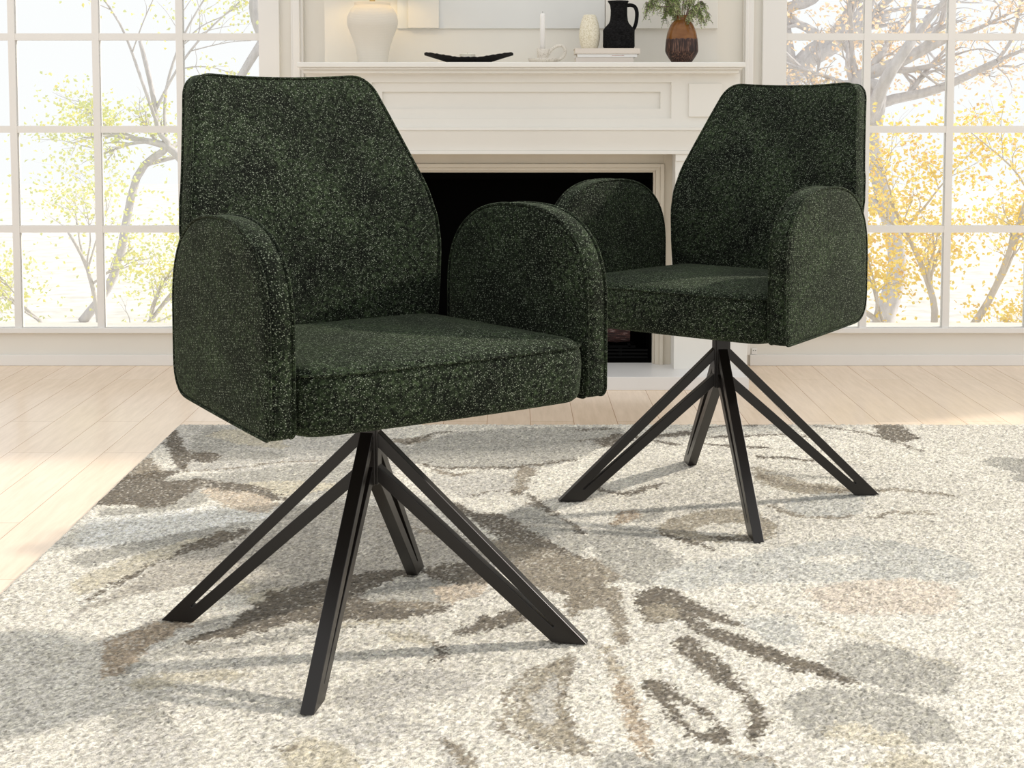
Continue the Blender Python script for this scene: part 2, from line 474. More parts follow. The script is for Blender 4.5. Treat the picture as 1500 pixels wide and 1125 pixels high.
obj('lamp_base', lathe([(r*U, z*U*1.0) for r, z in smoothpts(base, 4)], 64), M['ceramic'], lamp, smooth=True)
obj('socket', lathe([(.009, 88*U), (.009, 88*U+.05), (.004, 88*U+.055), (.004, .36)], 16), M['brass'], lamp, smooth=False)
shp = [(.105, .222), (.0755, .375), (.0740, .375), (.1035, .222)]
bm = bmesh.new(); rings = []
for r, z in shp: rings.append([bm.verts.new((r*math.cos(2*PI*i/64), r*math.sin(2*PI*i/64), z)) for i in range(64)])
for a, b in ((0,1),(1,2),(2,3),(3,0)):
    for i in range(64): bm.faces.new((rings[a][i], rings[a][(i+1)%64], rings[b][(i+1)%64], rings[b][i]))
obj('lamp_shade', bm, M['shade'], lamp)
M['bulb'] = mat('glowing_bulb', (1,.85,.6)); b_ = M['bulb'].node_tree.nodes['Principled BSDF']
b_.inputs['Emission Color'].default_value = (1,.78,.45,1); b_.inputs['Emission Strength'].default_value = 24
bm = lathe([(r*.022, .262+.03*z) for r, z in [(0,-1),(.6,-.75),(1,0),(.8,.6),(.4,.95),(0,1)]], 20)
obj('bulb', bm, M['bulb'], lamp, smooth=True)

# long black tray
M['blackwood'] = mat('black_carved_wood', (.006,.0045,.004), .6, 0, .25); t = NT(M['blackwood']); t.bump(t.noise(t.coord(scale=(1,4,4)), 60, 3), .4, .001)
L = 64.5*U; bm = bmesh.new(); N = 40; rows = []
for i in range(N+1):
    t_ = -1+2*i/N; a = abs(t_)
    zb = (0 if a < .42 else (a-.42)/.58*11.5*U)*1.0
    ztop = (8.6+ 8.0*max(0, a-.25)/.75)*U - (0 if a < .93 else (a-.93)*40*U*.6)
    ztop += .0009*math.sin(i*2.3)
    wv = .052*math.sqrt(max(.012, 1-a**2.2)); x = t_*L
    row = []
    for k in range(9):                                       # outer bottom, open bowl section
        s = -1+2*k/8; row.append((x, s*wv, zb+(ztop-zb)*abs(s)**2.4))
    for k in range(8, -1, -1):
        s = (-1+2*k/8)*.88; row.append((x, s*wv, min(ztop-.0005, zb+.004+(ztop-zb)*abs(s)**2.4)))
    rows.append([bm.verts.new(p) for p in row])
for a, b in zip(rows, rows[1:]):
    for k in range(18): bm.faces.new((a[k], a[(k+1)%18], b[(k+1)%18], b[k]))
bm.faces.new(rows[0]); bm.faces.new(rows[-1])
tray = obj('wooden_tray', bm, M['blackwood'], smooth=False); tray.location = (mx(687), MY-.02, zt)
tag(tray, 'long boat-shaped black wooden tray with upturned ends on the mantel', 'tray')
M['wax'] = mat('ivory_wax', (.82,.78,.66), .45); M['wax'].node_tree.nodes['Principled BSDF'].inputs['Subsurface Weight'].default_value = .3
M['wax'].node_tree.nodes['Principled BSDF'].inputs['Subsurface Radius'].default_value = (.01,.008,.005)
M['wax2'] = mat('white_wax', (.86,.84,.81), .4)
M['wick'] = mat('wick', (.05,.04,.035), .9)
c = obj('tealight', lathe([(11.2*U, 0), (11.6*U, .001), (11.6*U, 11.0*U), (11*U, 11.6*U), (1*U, 11.2*U)], 32), M['wax'], smooth=False)
c.location = (mx(685), MY-.02, zt+.0045); tag(c, 'squat ivory candle sitting in the black tray', 'candle')
obj('wick', tube([(0,0,11*U), (.0003,0,13*U)], .0006, 6), M['wick'], c)
# candle holder with loop handle
def speckle(name, col, dk, sc, lo=.3, hi=.5, rough=.6):
    m = mat(name, col, rough); t = NT(m)
    n = t.noise(t.coord(), sc, 3, .7)
    t.l(t.ramp(n, [(lo, dk), (hi, col)]), t.b.inputs['Base Color']); t.bump(n, .4, .001); return m
M['specklewhite'] = speckle('speckled_white_stoneware', (.72,.67,.59), (.42,.37,.29), 260, .34, .46)
ch = empty('candle_holder', (mx(795), MY-.02, zt)); tag(ch, 'speckled white stoneware candle holder with saucer and loop handle on the mantel', 'candle holder')
so = [(17,0),(19,1),(21,4.5),(21.8,7),(21,7.2),(19,5),(16,3.4),(9,3.2),(1,3.2)]
obj('saucer', lathe([(r*U, z*U) for r, z in so], 48), M['specklewhite'], ch, smooth=True)
cu = [(7.5,3.1),(8,6),(8.6,14),(9.0,20.6),(8.4,21),(5.5,20.6),(4.6,19.5),(4.4,8),(.5,8)]
obj('cup', lathe([(r*U, z*U) for r, z in cu], 40), M['specklewhite'], ch, smooth=True)
hp = smoothpts([(8*U,0,13*U),(13*U,0,20*U),(21*U,0,25*U),(29*U,0,24.5*U),(32.5*U,0,18*U),(30*U,0,10*U),(24*U,0,5.5*U),(18.5*U,0,4.5*U)], 5)
obj('handle', tube(hp, 2.3*U, 10), M['specklewhite'], ch, smooth=True)
cd = obj('taper_candle', lathe([(3.9*U, 0), (3.7*U, 60*U), (3.3*U, 63*U), (2.2*U, 64*U), (.4*U, 63.6*U)], 24), M['wax2'], smooth=True)
cd.location = (mx(794.5), MY-.02, zt+8*U); tag(cd, 'tall slim white candle standing in the loop-handled holder', 'candle')
obj('wick', tube([(0,0,63*U), (.0004,0,67*U)], .0006, 6), M['wick'], cd)
# three stacked books
BY = MY
def book(px0, px1, zb, zt_, cover, label, dep=.13, dy=0, title=False, over=.0022):
    x0, x1 = mx(px0), mx(px1); cx = (x0+x1)/2; hw = (x1-x0)/2; h = zt_-zb
    e = empty('book', (cx, BY+dy, zt+zb)); tag(e, label, 'book', 'books stacked on the mantel')
    ct = .0016
    cv = boxes((-hw, hw, -dep/2, dep/2, 0, ct), (-hw, hw, -dep/2, dep/2, h-ct, h), (-hw, hw, -dep/2, -dep/2+ct, ct, h-ct))
    obj('cover', cv, cover, e, bevel=.0006)
    obj('pages', boxes((-hw+over, hw-over, -dep/2+ct, dep/2-over, ct, h-ct)), M['paper'], e)
    if title:
        # a short illegible line of pale red print along the spine
        bm = bmesh.new(); x = .0
        rnd = random.Random(3)
        x = mx(894.5)-cx
        while x < mx(911.5)-cx:
            wd = rnd.uniform(.0010, .0022); box(bm, x, x+wd, -dep/2-.0003, -dep/2, h*.5-.0009, h*.5+rnd.uniform(.0002,.0009)); x += wd+.0006
        obj('spine_print', bm, M['redprint'], e)
M['paper'] = mat('paper_pages', (.72,.66,.55), .8); M['redprint'] = mat('faded_red_print', (.45,.22,.18), .7)
M['cov1'] = paint('beige_cover', (.70,.63,.55)); M['cov2'] = paint('white_cover', (.86,.85,.83)); M['cov3'] = paint('greige_cover', (.66,.60,.54))
book(842, 926, 0, 8.2*U, M['cov3'], 'greige book at the bottom of the stack on the mantel', .12, .0)
book(844.5, 931, 8.2*U, 13*U, M['cov2'], 'thin white book in the middle of the stack, faint red print on its spine', .125, 0, True)
book(841, 935, 13*U, 21*U, M['cov1'], 'beige book on top of the stack, under the speckled vase and black jug', .14, 0)
zb = zt+21*U
# speckled cream vase
M['specklecream'] = speckle('speckled_cream_clay', (.80,.75,.61), (.60,.53,.36), 230, .36, .54, .8)
vp = [(10.5,0),(11.5,.6),(13.3,6),(14.9,14),(15.3,20),(14.6,28),(12.5,38),(10,45.5),(8.6,48.6),(7.9,48.8),(7.2,47.5),(7.6,40),(.5,40)]
v = obj('vase', lathe([(r*U, z*U) for r, z in smoothpts(vp, 3)], 48), M['specklecream'], smooth=True)
v.location = (mx(863.3), BY-.01, zb); tag(v, 'small speckled cream egg-shaped vase standing on the books', 'vase')
# black jug
M['blackclay'] = mat('rough_black_clay', (.006,.006,.006), .9, 0, .12); t = NT(M['blackclay'])
n = t.noise(t.coord(scale=(1,1,2.5)), 130, 4, .7); t.l(t.ramp(n, [(.4, (.003,.003,.003)), (.7, (.018,.0175,.018))]), t.b.inputs['Base Color']); t.bump(n, .6, .0012)
jug = empty('jug', (mx(906), BY-.01, zb)); tag(jug, 'matt black clay jug with looped handle standing on the books', 'jug')
jp = [(19.5,0),(22,1.2),(23.2,3.5),(23,9),(22.9,20),(23,26.5),(22,28.5),(18,33),(14.5,37),(13,41),(12.2,48),(12,56),(12.2,63),(13.2,66),(14.2,68.5),(13.8,69.2),(12.2,68.5),(11,62),(10.5,45),(.5,45)]
bm = lathe([(r*U, z*U) for r, z in jp], 56)
for vv in bm.verts:                       # pinch a small pouring lip to the left
    if vv.co.z > 60*U:
        a = math.atan2(vv.co.y, vv.co.x); k = max(0, -math.cos(a))**6*(vv.co.z-60*U)/(9*U)
        vv.co.x -= 2.5*U*k
obj('jug_body', bm, M['blackclay'], jug, smooth=True)
hp = smoothpts([(11*U,0,62.5*U),(17*U,0,63*U),(23*U,0,60.5*U),(26*U,0,53*U),(25.6*U,0,42*U),(23.5*U,0,33*U),(20*U,0,27*U)], 5)
obj('handle', tube(hp, [2.7*U]*len(hp), 12), M['blackclay'], jug, smooth=True)
# glazed brown vase with leafy branches
def glaze():
    m = mat('brown_drip_glaze', rough=.16, spec=.4); t = NT(m)
    co = t.n('ShaderNodeTexCoord').outputs['Object']; sp = t.n('ShaderNodeSeparateXYZ'); t.l(co, sp.inputs[0])
    drip = t.noise(t.coord(scale=(330,330,14)), 1, 3, .6)
    edge = t.noise(t.coord(scale=(75,75,1)), 1, 2, .5)
    h = t.math('ADD', sp.outputs[2], t.math('MULTIPLY', edge, .010))
    up = t.ramp(t.math('DIVIDE', h, .16), [(.50, (0,0,0)), (.515, (1,1,1))])
    low = t.ramp(drip, [(.36, (.010,.004,.003)), (.52, (.040,.016,.010)), (.64, (.20,.10,.065))])
    top = t.ramp(t.noise(t.coord(scale=(20,20,60)), 1, 3), [(.3, (.15,.052,.010)), (.7, (.23,.095,.022))])
    t.l(t.mix(up, low, top), t.b.inputs['Base Color'])
    t.l(t.ramp(up, [(0, (.5,.5,.5)), (1, (.14,.14,.14))]), t.b.inputs['Roughness'])
    t.bump(drip, .25, .001); return m
M['glaze'] = glaze()
bv = obj('vase', lathe([(r*U, z*U) for r, z in smoothpts([(13.2,0),(14.2,1),(17,5),(21,11),(23.6,16.5),(23.8,21),(23,32),(21.5,42),(19,50),(15.5,57),(11.5,61),(9.6,62.4),(9.3,64),(9.5,68.2),(8.8,68.6),(8,67.5),(7.9,50),(.5,50)], 3)], 64), M['glaze'], smooth=True)
bv.location = (mx(997.5), MY-.02, zt); tag(bv, 'glossy brown drip-glazed vase holding leafy branches at the right end of the mantel', 'vase')
M['twig'] = mat('grey_brown_twig', (.20,.14,.12), .8)
lf = mat('small_green_leaf', rough=.55); t = NT(lf)
t.l(t.ramp(t.noise(t.coord(), 60, 2), [(.36, (.05,.08,.02)), (.48, (.20,.31,.07)), (.60, (.60,.68,.34))]), t.b.inputs['Base Color']); M['leaf'] = lf
rnd = random.Random(11)
def leafquad(bm, p, d, L, W, rnd, mi=0):
    d = Vector(d).normalized(); s = d.cross(Vector((rnd.uniform(-1,1), rnd.uniform(-1,1), rnd.uniform(-1,1)))).normalized()
    up = s.cross(d)*.25*W
    P = Vector(p)
    v = [bm.verts.new(q) for q in (P, P+d*L*.45+s*W/2+up, P+d*L, P+d*L*.45-s*W/2+up)]
    bm.faces.new(v).material_index = mi
mouth = Vector((0, 0, 66*U))
spr = []
for k in range(15):
    a = 2*PI*k/15+rnd.uniform(-.2,.2); o_ = .35+.65*rnd.random()
    reach = .105*o_; hgt = rnd.uniform(.05, .16)
    p0 = Vector((.010*math.cos(a), .010*math.sin(a), 58*U)); p1 = p0+Vector((reach*.35*math.cos(a), reach*.3*math.sin(a), hgt*.6))
    p2 = p0+Vector((reach*.8*math.cos(a), reach*.6*math.sin(a), hgt)); droop = rnd.uniform(.02,.10)*o_
    p3 = p0+Vector((reach*1.1*math.cos(a), reach*.8*math.sin(a), hgt-droop))
    spr.append(smoothpts([tuple(p0), tuple(p1), tuple(p2), tuple(p3)], 7))
spr.append(smoothpts([(-.008,0,58*U), (-.03,-.01,.172), (-.07,-.012,.178), (-.115,-.012,.192)], 7))
dirs = ['left', 'right', 'back']
br = empty('leafy_branches', (mx(997.5), MY-.02, zt)); tag(br, 'bunch of fine leafy green branches fanning out of the brown vase', 'branches')
st = bmesh.new(); lv = bmesh.new()
for path in spr:
    tube(path, [.0017-.0012*i/len(path) for i in range(len(path))], 6, st)
    for i, q in enumerate(path):
        if i < 5: continue
        for _ in range(4):
            side = Vector((rnd.uniform(-1,1), rnd.uniform(-1,1), rnd.uniform(-1.2,.6))).normalized()
            tl = rnd.uniform(.008, .034); e_ = Vector(q)+side*tl*.6+Vector((0,0,-tl*.7))
            tube([q, tuple((Vector(q)+e_)/2+Vector((0,0,.002))), tuple(e_)], .0005, 4, st)
            for kk in range(8):
                s_ = (kk+1)/8; b_ = Vector(q).lerp(e_, s_)
                leafquad(lv, b_, (rnd.uniform(-1,1), rnd.uniform(-1,1), rnd.uniform(-1,.4)), rnd.uniform(.005,.009), .0028, rnd)
obj('stems', st, M['twig'], br); obj('leaves', lv, M['leaf'], br)

# ------------------------------------------------------------------ rug
RUG_POLYS=[["L",[[-0.924,4.19],[-0.503,4.116],[-0.339,3.941],[-0.257,3.78],[-0.301,3.494],[-0.436,3.562],[-0.646,3.562],[-0.788,3.562],[-0.892,3.494],[-0.909,3.562]]],
["G",[[-0.795,3.719],[-0.831,3.975],[-0.812,4.08],[-0.722,4.009],[-0.66,3.859],[-0.726,3.819],[-0.758,3.719]]],
["Y",[[-0.802,3.983],[-0.732,4.044],[-0.624,3.941],[-0.571,3.819],[-0.681,3.859],[-0.764,3.924]]],
["G",[[-0.767,3.765],[-0.67,3.796],[-0.599,3.78],[-0.539,3.719],[-0.618,3.69],[-0.735,3.69]]],
["K",[[-0.904,3.941],[-0.9,4.044],[-0.852,3.899],[-0.813,3.78],[-0.769,3.772],[-0.719,3.734],[-0.73,3.66],[-0.782,3.675],[-0.781,3.562],[-0.832,3.69]]],
["C",[[-0.889,3.719],[-0.894,3.859],[-0.836,3.69],[-0.81,3.61],[-0.839,3.596]]],
["T",[[-0.899,3.417],[-0.909,3.562],[-0.901,3.719],[-0.852,3.632],[-0.809,3.548],[-0.836,3.514],[-0.893,3.455]]],
["G",[[-0.814,3.494],[-0.646,3.562],[-0.464,3.66],[-0.313,3.632],[-0.29,3.367],[-0.467,3.318],[-0.589,3.417],[-0.723,3.468]]],
["Y",[[-0.608,3.455],[-0.488,3.468],[-0.389,3.429],[-0.485,3.336],[-0.569,3.391]]],
["K",[[-0.937,3.277],[-0.9,3.528],[-0.791,3.575],[-0.802,3.481],[-0.729,3.494],[-0.661,3.468],[-0.601,3.442],[-0.554,3.391],[-0.498,3.324],[-0.508,3.294],[-0.639,3.354],[-0.703,3.404],[-0.719,3.336],[-0.74,3.259],[-0.782,3.219],[-0.835,3.265]]],
["G",[[-0.877,3.219],[-0.786,3.236],[-0.74,3.259],[-0.717,3.324],[-0.711,3.391],[-0.674,3.336],[-0.686,3.248],[-0.766,3.18],[-0.841,3.137]]],
["P",[[-0.694,3.398],[-0.578,3.354],[-0.513,3.277],[-0.529,3.192],[-0.599,3.219],[-0.663,3.318]]],
["W",[[-0.884,3.137],[-0.813,3.18],[-0.715,3.214],[-0.666,3.259],[-0.592,3.219],[-0.52,3.18],[-0.502,3.159],[-0.589,3.084],[-0.683,3.004],[-0.759,2.965],[-0.842,2.936]]],
["G",[[-0.842,2.89],[-0.759,2.965],[-0.676,3.033],[-0.591,3.095],[-0.53,3.111],[-0.617,3.014],[-0.695,2.936],[-0.738,2.881],[-0.804,2.802]]],
["Y",[[-0.793,2.718],[-0.734,2.863],[-0.693,2.927],[-0.617,3.014],[-0.576,3.054],[-0.638,2.922],[-0.665,2.845],[-0.706,2.751],[-0.759,2.64]]],
["L3",[[-0.751,2.53],[-0.693,2.698],[-0.67,2.802],[-0.631,2.89],[-0.551,2.994],[-0.47,3.236],[-0.372,3.277],[-0.279,3.236],[-0.157,3.137],[-0.067,2.936],[-0.032,2.845],[-0.141,2.81],[-0.241,2.78],[-0.313,2.751],[-0.381,2.698],[-0.425,2.663],[-0.466,2.632],[-0.495,2.647],[-0.554,2.698],[-0.621,2.67],[-0.676,2.632]]],
["K",[[-0.768,2.547],[-0.705,2.747],[-0.667,2.845],[-0.642,2.941],[-0.612,3.023],[-0.576,3.054],[-0.534,3.059],[-0.557,2.989],[-0.588,2.936],[-0.633,2.899],[-0.672,2.81],[-0.699,2.722]]],
["Y",[[-0.509,2.726],[-0.481,2.718],[-0.463,2.67],[-0.483,2.647]]],
["Y",[[-0.448,2.655],[-0.406,2.698],[-0.421,2.602],[-0.448,2.583],[-0.466,2.621]]],
["K",[[-0.537,2.406],[-0.503,2.445],[-0.475,2.478],[-0.445,2.58],[-0.424,2.655],[-0.381,2.698],[-0.313,2.747],[-0.241,2.789],[-0.182,2.768],[-0.229,2.71],[-0.264,2.655],[-0.243,2.602],[-0.176,2.565],[-0.104,2.587],[-0.116,2.544],[-0.173,2.519],[-0.263,2.505],[-0.353,2.492],[-0.415,2.454],[-0.474,2.412],[-0.528,2.396]]],
["G",[[-0.266,2.647],[-0.186,2.726],[-0.124,2.718],[-0.099,2.647],[-0.13,2.583],[-0.175,2.562],[-0.24,2.602]]],
["T",[[-0.243,2.602],[-0.179,2.609],[-0.119,2.602],[-0.141,2.573],[-0.187,2.565]]],
["K",[[-0.168,2.793],[-0.09,2.828],[-0.031,2.734],[-0.062,2.706],[-0.124,2.718],[-0.156,2.747]]],
["P",[[-0.145,2.686],[-0.062,2.706],[-0.041,2.67],[-0.101,2.594],[-0.132,2.632]]],
["K",[[-0.093,2.454],[-0.057,2.512],[-0.012,2.558],[0.023,2.573],[0.03,2.523],[-0.017,2.471],[-0.067,2.438],[-0.089,2.438]]],
["K",[[-0.13,2.409],[-0.103,2.377],[-0.107,2.335],[-0.125,2.311],[-0.119,2.365]]],
["Y",[[-0.213,2.451],[-0.145,2.435],[-0.132,2.403],[-0.187,2.406]]],
["B",[[-0.657,2.396],[-0.628,2.441],[-0.584,2.505],[-0.532,2.505],[-0.55,2.445],[-0.577,2.38],[-0.59,2.287],[-0.618,2.248]]],
["G",[[-0.593,2.299],[-0.555,2.38],[-0.535,2.396],[-0.46,2.396],[-0.392,2.448],[-0.317,2.481],[-0.217,2.502],[-0.26,2.475],[-0.354,2.422],[-0.454,2.365],[-0.551,2.317],[-0.583,2.262]]],
["Y",[[-0.573,2.22],[-0.528,2.262],[-0.418,2.282],[-0.402,2.248],[-0.498,2.22],[-0.553,2.193]]],
["G",[[-0.563,2.116],[-0.512,2.146],[-0.475,2.067],[-0.514,2.032],[-0.554,2.044]]],  # grey patch lays part of the chair's cast shadow into the pile colour
["L",[[-0.551,2.032],[-0.483,2.063],[-0.413,1.998],[-0.436,1.893],[-0.513,1.854]]],
["L",[[-0.254,2.22],[-0.197,2.262],[-0.115,2.276],[-0.052,2.262],[-0.06,2.193],[-0.128,2.154],[-0.184,2.116],[-0.246,2.141]]],
["L",[[-0.256,2.067],[-0.184,2.116],[-0.142,2.067],[-0.175,1.998],[-0.231,2.01]]],
["Y",[[-0.298,2.025],[-0.249,2.01],[-0.197,1.951],[-0.207,1.873],[-0.288,1.893]]],
["L",[[-0.142,2.067],[-0.094,2.044],[-0.054,1.955],[-0.06,1.873],[-0.095,1.873],[-0.09,1.955]]],
["G",[[-0.291,3.742],[-0.229,3.899],[-0.127,4.009],[0.055,4.071],[0.285,4.062],[0.256,3.899],[0.159,3.69],[0.049,3.603],[-0.081,3.596],[-0.214,3.624]]],
["T",[[0.02,3.617],[0.057,3.562],[0.028,3.379],[-0.008,3.354],[0.003,3.494]]],
["C",[[0.057,3.562],[0.166,3.675],[0.26,3.704],[0.206,3.494],[0.121,3.336],[0.074,3.277],[0.038,3.354]]],
["L",[[-0.206,3.494],[-0.081,3.562],[0.0,3.494],[-0.008,3.367],[-0.09,3.318],[-0.154,3.398]]],
["G",[[-0.012,3.18],[0.066,3.236],[0.132,3.059],[0.152,2.984],[0.118,2.881],[0.055,3.009]]],
["K",[[-0.128,3.283],[-0.072,3.192],[-0.014,3.17],[0.055,3.018],[0.131,2.881],[0.142,2.836],[0.066,2.899],[-0.014,2.984],[-0.071,3.105],[-0.125,3.231]]],
["T",[[-0.048,2.994],[0.04,2.95],[0.105,2.872],[0.168,2.845],[0.22,2.759],[0.192,2.718],[0.149,2.686],[0.129,2.609],[0.1,2.558],[0.092,2.64],[0.049,2.67],[0.013,2.751],[-0.026,2.881]]],
["G",[[0.152,3.033],[0.25,3.059],[0.283,2.96],[0.324,2.845],[0.26,2.718],[0.211,2.718],[0.168,2.845]]],
["T",[[0.103,2.632],[0.145,2.698],[0.189,2.678],[0.188,2.602],[0.188,2.512],[0.193,2.412],[0.173,2.39],[0.166,2.478],[0.156,2.562],[0.131,2.565],[0.097,2.523]]],
["T2",[[0.02,2.215],[0.053,2.299],[0.083,2.329],[0.075,2.22],[0.077,2.116],[0.09,2.039],[0.105,1.972],[0.046,2.007],[0.009,2.063],[0.0,2.116]]],
["L",[[0.025,2.141],[0.046,2.22],[0.067,2.262],[0.064,2.141],[0.052,2.067],[0.031,2.079]]],
["K",[[0.217,2.624],[0.238,2.674],[0.285,2.67],[0.312,2.617],[0.349,2.537],[0.382,2.488],[0.364,2.475],[0.332,2.509],[0.311,2.523],[0.329,2.481],[0.364,2.438],[0.433,2.347],[0.486,2.282],[0.521,2.239],[0.504,2.22],[0.455,2.256],[0.409,2.302],[0.351,2.371],[0.303,2.454],[0.275,2.512],[0.251,2.502],[0.223,2.502],[0.215,2.558]]],
["T2",[[0.229,2.573],[0.266,2.594],[0.291,2.547],[0.27,2.512],[0.229,2.512]]],
["K",[[0.256,2.396],[0.28,2.432],[0.306,2.387],[0.333,2.276],[0.342,2.201],[0.356,2.138],[0.364,2.091],[0.351,2.048],[0.327,2.01],[0.323,2.035],[0.331,2.091],[0.335,2.154],[0.315,2.209],[0.295,2.242],[0.271,2.323]]],
["K",[[0.199,2.231],[0.22,2.236],[0.239,2.204],[0.261,2.154],[0.284,2.099],[0.296,2.041],[0.291,2.001],[0.256,2.012],[0.232,2.053],[0.215,2.116],[0.203,2.188]]],
["C",[[0.234,2.162],[0.25,2.141],[0.267,2.101],[0.282,2.072],[0.271,2.048],[0.256,2.044],[0.244,2.086],[0.234,2.121]]],
["G",[[0.485,2.329],[0.517,2.38],[0.558,2.393],[0.627,2.365],[0.682,2.29],[0.64,2.18],[0.564,2.188],[0.529,2.22],[0.492,2.262]]],
["G",[[0.399,2.162],[0.428,2.198],[0.486,2.209],[0.576,2.167],[0.617,2.067],[0.579,1.998],[0.525,2.032],[0.476,2.074],[0.419,2.028],[0.399,2.044],[0.392,2.101]]],
["Y",[[0.424,2.053],[0.467,2.077],[0.539,2.021],[0.531,1.989],[0.454,2.016],[0.427,2.03]]],
["Y",[[0.456,1.903],[0.482,1.959],[0.536,1.976],[0.567,1.893]]],
["G",[[0.103,1.93],[0.137,1.981],[0.189,1.955],[0.227,1.979],[0.299,1.97],[0.342,1.955],[0.364,1.903],[0.296,1.835],[0.094,1.854]]],
["L2",[[0.26,2.718],[0.321,2.823],[0.459,2.881],[0.534,2.936],[0.683,3.004],[0.78,2.955],[0.868,2.845],[0.83,2.718],[0.701,2.739],[0.556,2.71],[0.408,2.71],[0.329,2.67]]],
["C",[[0.544,2.845],[0.59,2.881],[0.658,2.89],[0.659,2.836],[0.579,2.828]]],
["P2",[[0.524,2.67],[0.62,2.718],[0.723,2.734],[0.794,2.678],[0.744,2.547],[0.651,2.537],[0.546,2.544]]],
["L2",[[0.39,2.512],[0.452,2.537],[0.472,2.461],[0.452,2.38],[0.4,2.428]]],
["T2",[[0.288,3.044],[0.361,3.18],[0.454,3.225],[0.525,3.192],[0.544,3.095],[0.511,2.994],[0.406,2.974],[0.339,2.984]]],
["C",[[0.375,3.059],[0.424,3.111],[0.492,3.095],[0.483,3.033],[0.412,3.018]]],
["B",[[0.205,3.111],[0.233,3.203],[0.276,3.203],[0.257,3.137],[0.218,3.095]]],
["G",[[0.276,3.203],[0.331,3.236],[0.312,3.148],[0.262,3.111]]],
["G",[[0.178,3.009],[0.252,3.074],[0.297,3.033],[0.247,2.936],[0.189,2.96]]],
["K",[[0.212,3.899],[0.28,3.992],[0.33,3.941],[0.269,3.835],[0.235,3.843]]],
["T2",[[0.582,3.617],[0.622,3.562],[0.675,3.461],[0.767,3.417],[0.753,3.354],[0.639,3.354],[0.573,3.461]]],
["K",[[1.0,4.134],[1.051,4.134],[1.061,3.941],[0.988,3.899],[0.97,4.009]]],
["L2",[[0.595,3.277],[0.685,3.354],[0.776,3.354],[0.742,3.203],[0.646,3.159],[0.596,3.203]]]]
RUG_STROKES=[["T",0.014,[[-0.789,3.568],[-0.716,3.589],[-0.653,3.603],[-0.579,3.653],[-0.467,3.682]]],
["T",0.05,[[-0.305,3.924],[-0.264,3.891],[-0.224,3.958]]],
["K",0.02,[[-0.279,3.859],[-0.232,3.941],[-0.199,4.0],[-0.149,4.009]]],
["K",0.022,[[-0.223,3.639],[-0.163,3.603],[-0.049,3.603],[0.049,3.632],[0.159,3.697]]],
["T",0.03,[[-0.179,3.589],[-0.144,3.534],[-0.097,3.562]]],
["K",0.016,[[-0.094,3.33],[-0.023,3.391],[0.038,3.342],[0.073,3.236],[0.114,3.126],[0.146,3.023]]],
["T",0.022,[[0.037,3.277],[0.059,3.236]]],
["T",0.03,[[-0.027,2.984],[0.052,2.867],[0.127,2.78]]],
["Y",0.018,[[-0.351,2.481],[-0.262,2.492],[-0.172,2.509]]],
["T",0.02,[[-0.274,3.095],[-0.21,3.074],[-0.152,3.033]]],
["T",0.012,[[0.09,2.329],[0.042,2.287],[0.008,2.22],[-0.013,2.104],[-0.014,2.053],[0.037,2.003],[0.101,1.963]]],
["T",0.014,[[0.092,2.35],[0.083,2.248],[0.073,2.193],[0.078,2.091],[0.093,2.025],[0.107,1.968]]],
["B2",0.016,[[0.146,2.38],[0.156,2.305],[0.163,2.22]]],
["B",0.026,[[0.163,2.248],[0.169,2.141],[0.174,2.044],[0.176,1.959]]],
["Y",0.01,[[0.407,2.583],[0.465,2.547],[0.521,2.481],[0.613,2.387],[0.682,2.29]]],
["L2",0.015,[[0.531,2.81],[0.581,2.836],[0.636,2.793],[0.681,2.768]]],
["K",0.018,[[0.288,3.044],[0.346,2.984],[0.393,2.927]]],
["K",0.02,[[0.397,3.014],[0.436,2.994],[0.482,2.984]]],
["K",0.03,[[0.186,3.423],[0.236,3.354],[0.301,3.398],[0.345,3.461]]],
["K",0.016,[[0.173,4.035],[0.238,4.053],[0.284,4.053]]],
["K",0.014,[[0.164,3.899],[0.222,3.924],[0.267,3.933]]],
["K",0.05,[[0.367,3.958],[0.433,3.983],[0.473,4.018]]],
["K",0.02,[[0.476,4.044],[0.573,4.089],[0.667,4.098]]],
["K",0.025,[[0.363,3.916],[0.403,3.875],[0.441,3.851]]],
["K",0.022,[[0.499,3.941],[0.573,3.958],[0.683,3.975],[0.779,3.958]]],
["K",0.025,[[0.491,3.875],[0.573,3.835],[0.657,3.819]]],
["K",0.026,[[0.598,3.719],[0.673,3.712],[0.739,3.668]]],
["T",0.03,[[0.573,3.562],[0.612,3.461],[0.695,3.404],[0.751,3.379],[0.865,3.391],[0.984,3.336]]],
["T",0.022,[[0.559,3.259],[0.605,3.17],[0.672,3.148],[0.72,3.18]]],
["K",0.016,[[0.815,4.098],[0.911,4.027],[0.977,3.924],[1.027,3.78]]],
["T",0.02,[[0.759,3.153],[0.818,3.203],[0.896,3.18]]],
["G",0.03,[[0.597,3.562],[0.716,3.507],[0.89,3.494]]],
["T",0.012,[[0.286,1.976],[0.325,1.963],[0.36,1.93]]],
["T",0.012,[[-0.318,2.003],[-0.282,1.981]]],
["T",0.016,[[-0.102,2.025],[-0.068,1.976],[-0.053,1.923]]]]
RC = {'K':(.105,.082,.052),'T':(.25,.21,.15),'T2':(.34,.295,.215),'G':(.385,.37,.32),'L':(.54,.515,.455),'L2':(.54,.535,.485),'C':(.76,.72,.62),
      'W':(.82,.80,.72),'L3':(.43,.395,.33),'Y':(.55,.50,.38),'P':(.54,.45,.34),'P2':(.64,.56,.46),'B':(.38,.295,.20),'B2':(.42,.36,.26)}
